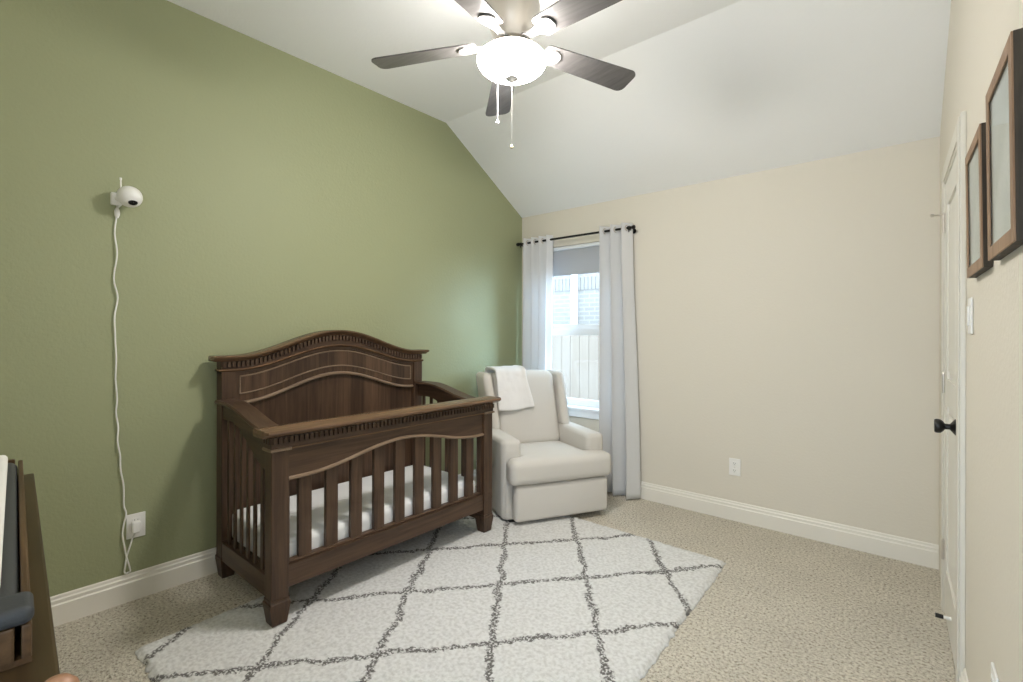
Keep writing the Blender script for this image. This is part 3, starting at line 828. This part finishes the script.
outlet('wall_outlet', 'white wall outlet on the green wall with a cable plugged in', lambda a, o, z: (XL+o, .628+a, .364+z))
outlet('wall_outlet', 'white duplex outlet low on the cream wall right of the window', lambda a, o, z: (-1.036+a, YB-o, .378+z))
outlet('wall_outlet', 'white outlet low on the right wall at the bottom right corner', lambda a, o, z: RW(1.945-a, o, .425+z))
outlet('light_switch', 'white rocker light switch on the right wall below the far picture frame', lambda a, o, z: RW(1.44-a, o, 1.385+z), parts='switch', cat='light switch')

# door stop screwed to the foot of the door
w = MB(); pts = []
for i in range(90):
    a = i*.75; t_ = i/89
    pts.append(RW(.90+.006*math.cos(a), .015+.022*t_, .127+.006*math.sin(a)))
w.tube(pts, .0014, 5); w.tube([RW(.90,.0105,.127),RW(.90,.018,.127)], [.011,.007], 12); st_ = w.build('door_stop', M_plastic, door, smooth=True)
w = MB(); w.tube([RW(.90,.036,.127),RW(.90,.062,.127)], [.0085,.0095], 14); tag(w.build('rubber_tip', M_black, st_, smooth=True), 'black rubber tip')

# ------------------------------------------------------------------ picture frames on the right wall
def art_mat():
    m, nt, b = newmat('pale_print')
    tc = N(nt, 'ShaderNodeTexCoord'); no = N(nt, 'ShaderNodeTexNoise'); no.inputs['Scale'].default_value = 6; no.inputs['Detail'].default_value = 2
    rp = N(nt, 'ShaderNodeValToRGB'); e = rp.color_ramp.elements
    e[0].position = .35; e[0].color = (.62,.63,.60,1); e[1].position = .65; e[1].color = (.78,.79,.77,1)
    nt.links.new(tc.outputs['Object'], no.inputs['Vector']); nt.links.new(no.outputs['Fac'], rp.inputs['Fac']); nt.links.new(rp.outputs['Color'], b.inputs['Base Color'])
    b.inputs['Roughness'].default_value = .25
    return m
M_art = art_mat()
def frame(label, s0, s1, z0, z1):
    r = thing('picture_frame', label, 'picture frame', RW((s0+s1)/2, 0, z0), group=None)
    tilt = lambda s, d, z: RW(s, d + .0012 + .005*(z-z0)/(z1-z0), z)
    def bar(mb, a, b_, c, d):
        mb.box(a, b_, .001, .0205, c, d, .0015)
    wd = .030
    w = MB(tilt)   # dark outer shell
    for a, b_, c, d in ((s0,s0+.008,z0,z1),(s1-.008,s1,z0,z1),(s0+.008,s1-.008,z0,z0+.008),(s0+.008,s1-.008,z1-.008,z1)): w.box(a,b_,.0,.018,c,d,.001)
    w.build('frame_side', W_frd, r)
    w = MB(tilt)
    for a, b_, c, d in ((s0+.0005,s0+wd,z0+.0005,z1-.0005),(s1-wd,s1-.0005,z0+.0005,z1-.0005),(s0+wd,s1-wd,z0+.0005,z0+wd),(s0+wd,s1-wd,z1-wd,z1-.0005)): w.box(a,b_,.018,.0215,c,d,.001)
    w.build('frame_face', W_fr, r)
    w = MB(tilt); w.box(s0+.009,s1-.009,.003,.0160,z0+.009,z1-.009); p = w.build('print', M_art, r)
    w = MB(tilt); w.box(s0+.02,s1-.02,.0165,.0176,z0+.02,z1-.02); w.build('glass', M_glass, r)
frame('wooden picture frame with a pale print, the one farther away and nearer the door', 1.556, 1.882, 1.50, 1.880)
frame('wooden picture frame with a pale print, cut off by the right edge of the photo', 1.986, 2.314, 1.504, 1.912)

# ------------------------------------------------------------------ dresser with changing tray (lower left corner)
DR = math.atan2(-.086, 1.246)
DO = Vector((-2.046,.181,0)); DMx = Matrix.Translation(DO) @ Matrix.Rotation(DR, 4, 'Z')
def D(x, y, z): return tuple(DMx @ Vector((x,y,z)))
TZ = .90; DL = 1.56
dr = thing('dresser', 'dark brown wooden dresser in the lower left corner under a changing pad', 'dresser', tuple(DO), DR)
w = MB(D); w.box(.012, DL-.012, -.455, -.034, .10, TZ-.025, .003); w.build('case', W_dr, dr)
w = MB(D); w.box(0, DL, -.465, 0, TZ-.025, TZ, .004); w.build('dresser_top', W_dr, dr)
for i, (sx, sy) in enumerate(((.03,-.06),(.03,-.43),(DL-.08,-.06),(DL-.08,-.43))):
    w = MB(D); w.box(sx, sx+.05, sy, sy+.04, .0005, .101, .004); w.build('leg', W_dr, dr)
for ci in range(2):
    for ri in range(3):
        xa = .03 + ci*.685; za = .135 + ri*.245
        w = MB(D); w.box(xa, xa+.675, -.036, -.020, za, za+.235, .004); dw = w.build('drawer', W_dr, dr)
        for kx in (.337,):
            w = MB(D); c = (xa+kx, -.020, za+.10)
            w.lathe([(.001,0),(.009,0),(.007,.006),(.014,.010),(.016,.015),(.012,.019),(.001,.020)], c, 'y', 20)
            tag(w.build('knob', M_black, dw, smooth=True), 'black round knob')
tr = thing('changing_tray', 'brown wooden changing tray on top of the dresser holding the pad', 'changing tray', D(.6,-.23,TZ), DR)
tx0, tx1, ty0, ty1, tz = .035, 1.175, -.445, -.024, .050
w = MB(D); w.box(tx0, tx1, ty0, ty1, TZ+.0005, TZ+.008); w.build('tray_base', W_drl, tr)
w = MB(D); w.box(tx0, tx1, ty1-.010, ty1, TZ+.0005, TZ+tz, .003); w.build('front_rail', W_drl, tr)
w = MB(D); w.box(tx0, tx1, ty0, ty0+.016, TZ+.0005, TZ+tz, .003); w.build('back_rail', W_drl, tr)
w = MB(D); w.box(tx0, tx0+.016, ty0+.016, ty1-.016, TZ+.0005, TZ+tz+.006, .003); w.build('end_rail', W_drl, tr)
w = MB(D); w.box(tx1-.016, tx1, ty0+.016, ty1-.016, TZ+.0005, TZ+tz, .003); w.build('end_rail', W_drl, tr)
pad = thing('changing_pad', 'charcoal changing pad lying in the tray on the dresser', 'changing pad', D(.6,-.23,TZ+.008), DR)
w = MB(D); w.rbox(tx0+.03, tx1-.02, ty0+.020, ty1-.011, TZ+.0085, TZ+.056, .02); w.build('pad_body', M_pad, pad, smooth=True, angle=None)
w = MB(D); w.rbox(tx1-.06, tx1+.006, ty0+.004, ty1+.002, TZ+.051, TZ+.074, .010); w.build('pad_end', M_pad, pad, smooth=True, angle=None)
w = MB(D); w.rbox(tx0+.05, tx1-.10, ty0+.03, ty1-.030, TZ+.0565, TZ+.082, .012, puff=(0,0,.003))
tag(w.build('pad_cover', M_padw, smooth=True, angle=None), 'white soft cover laid on the charcoal changing pad', 'pad cover')

# small turned object at the very bottom left of the photo
jar = thing('wooden_topped_bottle', 'small tan round wooden top at the bottom left edge, at the front of the dresser', 'bottle', (-.665,.0755,TZ))
w = MB(); w.lathe([(.001,.0006),(.013,.0006),(.015,.003),(.015,.036),(.013,.040),(.001,.040)], (-.665,.0755,TZ), 'z', 24); w.build('bottle_body', M_plasticgrey, jar, smooth=True)
w = MB(); w.lathe([(.001,.0395),(.0175,.040),(.019,.046),(.019,.058),(.0165,.068),(.010,.075),(.001,.077)], (-.665,.0755,TZ), 'z', 24); tag(w.build('wooden_top', M_knobcu, jar, smooth=True), 'round tan wooden top')

# ------------------------------------------------------------------ outside the window
w = MB(); w.box(-9, 3, YB+.14, 9, -.5, -.35); struct('ground_outside', w, M_soil)
hs = thing('neighbour_house', 'pale brick house next door seen through the upper window pane', 'house', (-3, 7.3, -.35))
w = MB(); w.box(-8, -.5, 7.3, 7.5, -.35, 2.08); w.box(-8, -.5, 7.3, 7.5, 2.31, 3.3); w.build('brick_wall', M_brick, hs)
w = MB()
for i in range(98):
    x = -8 + i*.0765; w.box(x+.004, x+.0725, 7.285, 7.32, 2.085, 2.305)
w.build('soldier_course', plain('pale_brick_face', (.23,.215,.20,1), .9), hs)
w = MB(); w.box(-8,-.5,7.302,7.32,2.08,2.31); w.build('mortar_band', plain('pale_mortar', (.29,.275,.255,1), .9), hs)
w = MB(); w.box(-4.80, -4.69, 7.22, 7.298, -.3, 3.2, .01); w.build('downspout', M_vinyl, hs)
fe = thing('wooden_fence', 'pale weathered board fence seen through the lower window pane', 'fence', (-3, 5.4, -.35))
w = MB()
rr = random.Random(3)
for i in range(46):
    x = -7 + i*.142; w.box(x, x+.138, 5.4+rr.uniform(0,.008), 5.42, -.35, 1.36+rr.uniform(-.006,.006))
w.build('fence_boards', W_fence, fe)
w = MB(); w.box(-7, -.5, 5.42, 5.46, .05, .14); w.box(-7, -.5, 5.42, 5.46, 1.05, 1.14); w.build('fence_rails', W_fence, fe)

# ------------------------------------------------------------------ light
wd = bpy.data.worlds.new('World'); SC.world = wd; wd.use_nodes = True
bg = wd.node_tree.nodes['Background']; bg.inputs[0].default_value = (.66,.82,1.0,1); bg.inputs[1].default_value = 9
def portal(loc, rot, sx, sy):
    l = bpy.data.lights.new('portal', 'AREA'); l.shape = 'RECTANGLE'; l.size = sx; l.size_y = sy
    l.cycles.is_portal = True
    o = bpy.data.objects.new('daylight_portal', l); COL.objects.link(o); o.location = loc; o.rotation_euler = rot
portal(((WX0+WX1)/2, YB+.15, (WZ0+WZ1)/2), (math.radians(-90),0,0), WX1-WX0, WZ1-WZ0)

# added sun lamp for bluish daylight, low through the window from the right
sun = bpy.data.lights.new('sky_fill', 'SUN'); sun.energy = 15.0; sun.color = (.50,.74,1.0); sun.angle = math.radians(55)
so = bpy.data.objects.new('sky_fill', sun); COL.objects.link(so)
so.rotation_euler = Vector((-1,-.72,-.34)).to_track_quat('-Z','Y').to_euler()

portal(((-.30+nx1)/2, YN-.13, 1.05), (math.radians(90),0,0), nx1+.30, 2.1)

# ------------------------------------------------------------------ camera
cam = bpy.data.cameras.new('camera'); co = bpy.data.objects.new('camera', cam); COL.objects.link(co)
cam.sensor_fit = 'HORIZONTAL'; cam.sensor_width = 36; cam.lens = F_*36/1023; cam.shift_y = DY_/1023
cam.clip_start = .02
co.matrix_world = Matrix((( rgt.x, upv.x, -fwd.x, 0), (rgt.y, upv.y, -fwd.y, 0), (rgt.z, upv.z, -fwd.z, CH_), (0,0,0,1)))
SC.camera = co
vs_ = SC.view_settings; vs_.view_transform = 'Standard'; vs_.look = 'None'; vs_.gamma = 1; vs_.exposure = 0; vs_.use_curve_mapping = False
SC.cycles.max_bounces = 12; SC.cycles.diffuse_bounces = 8; SC.cycles.transparent_max_bounces = 12
SC.cycles.sample_clamp_indirect = 6
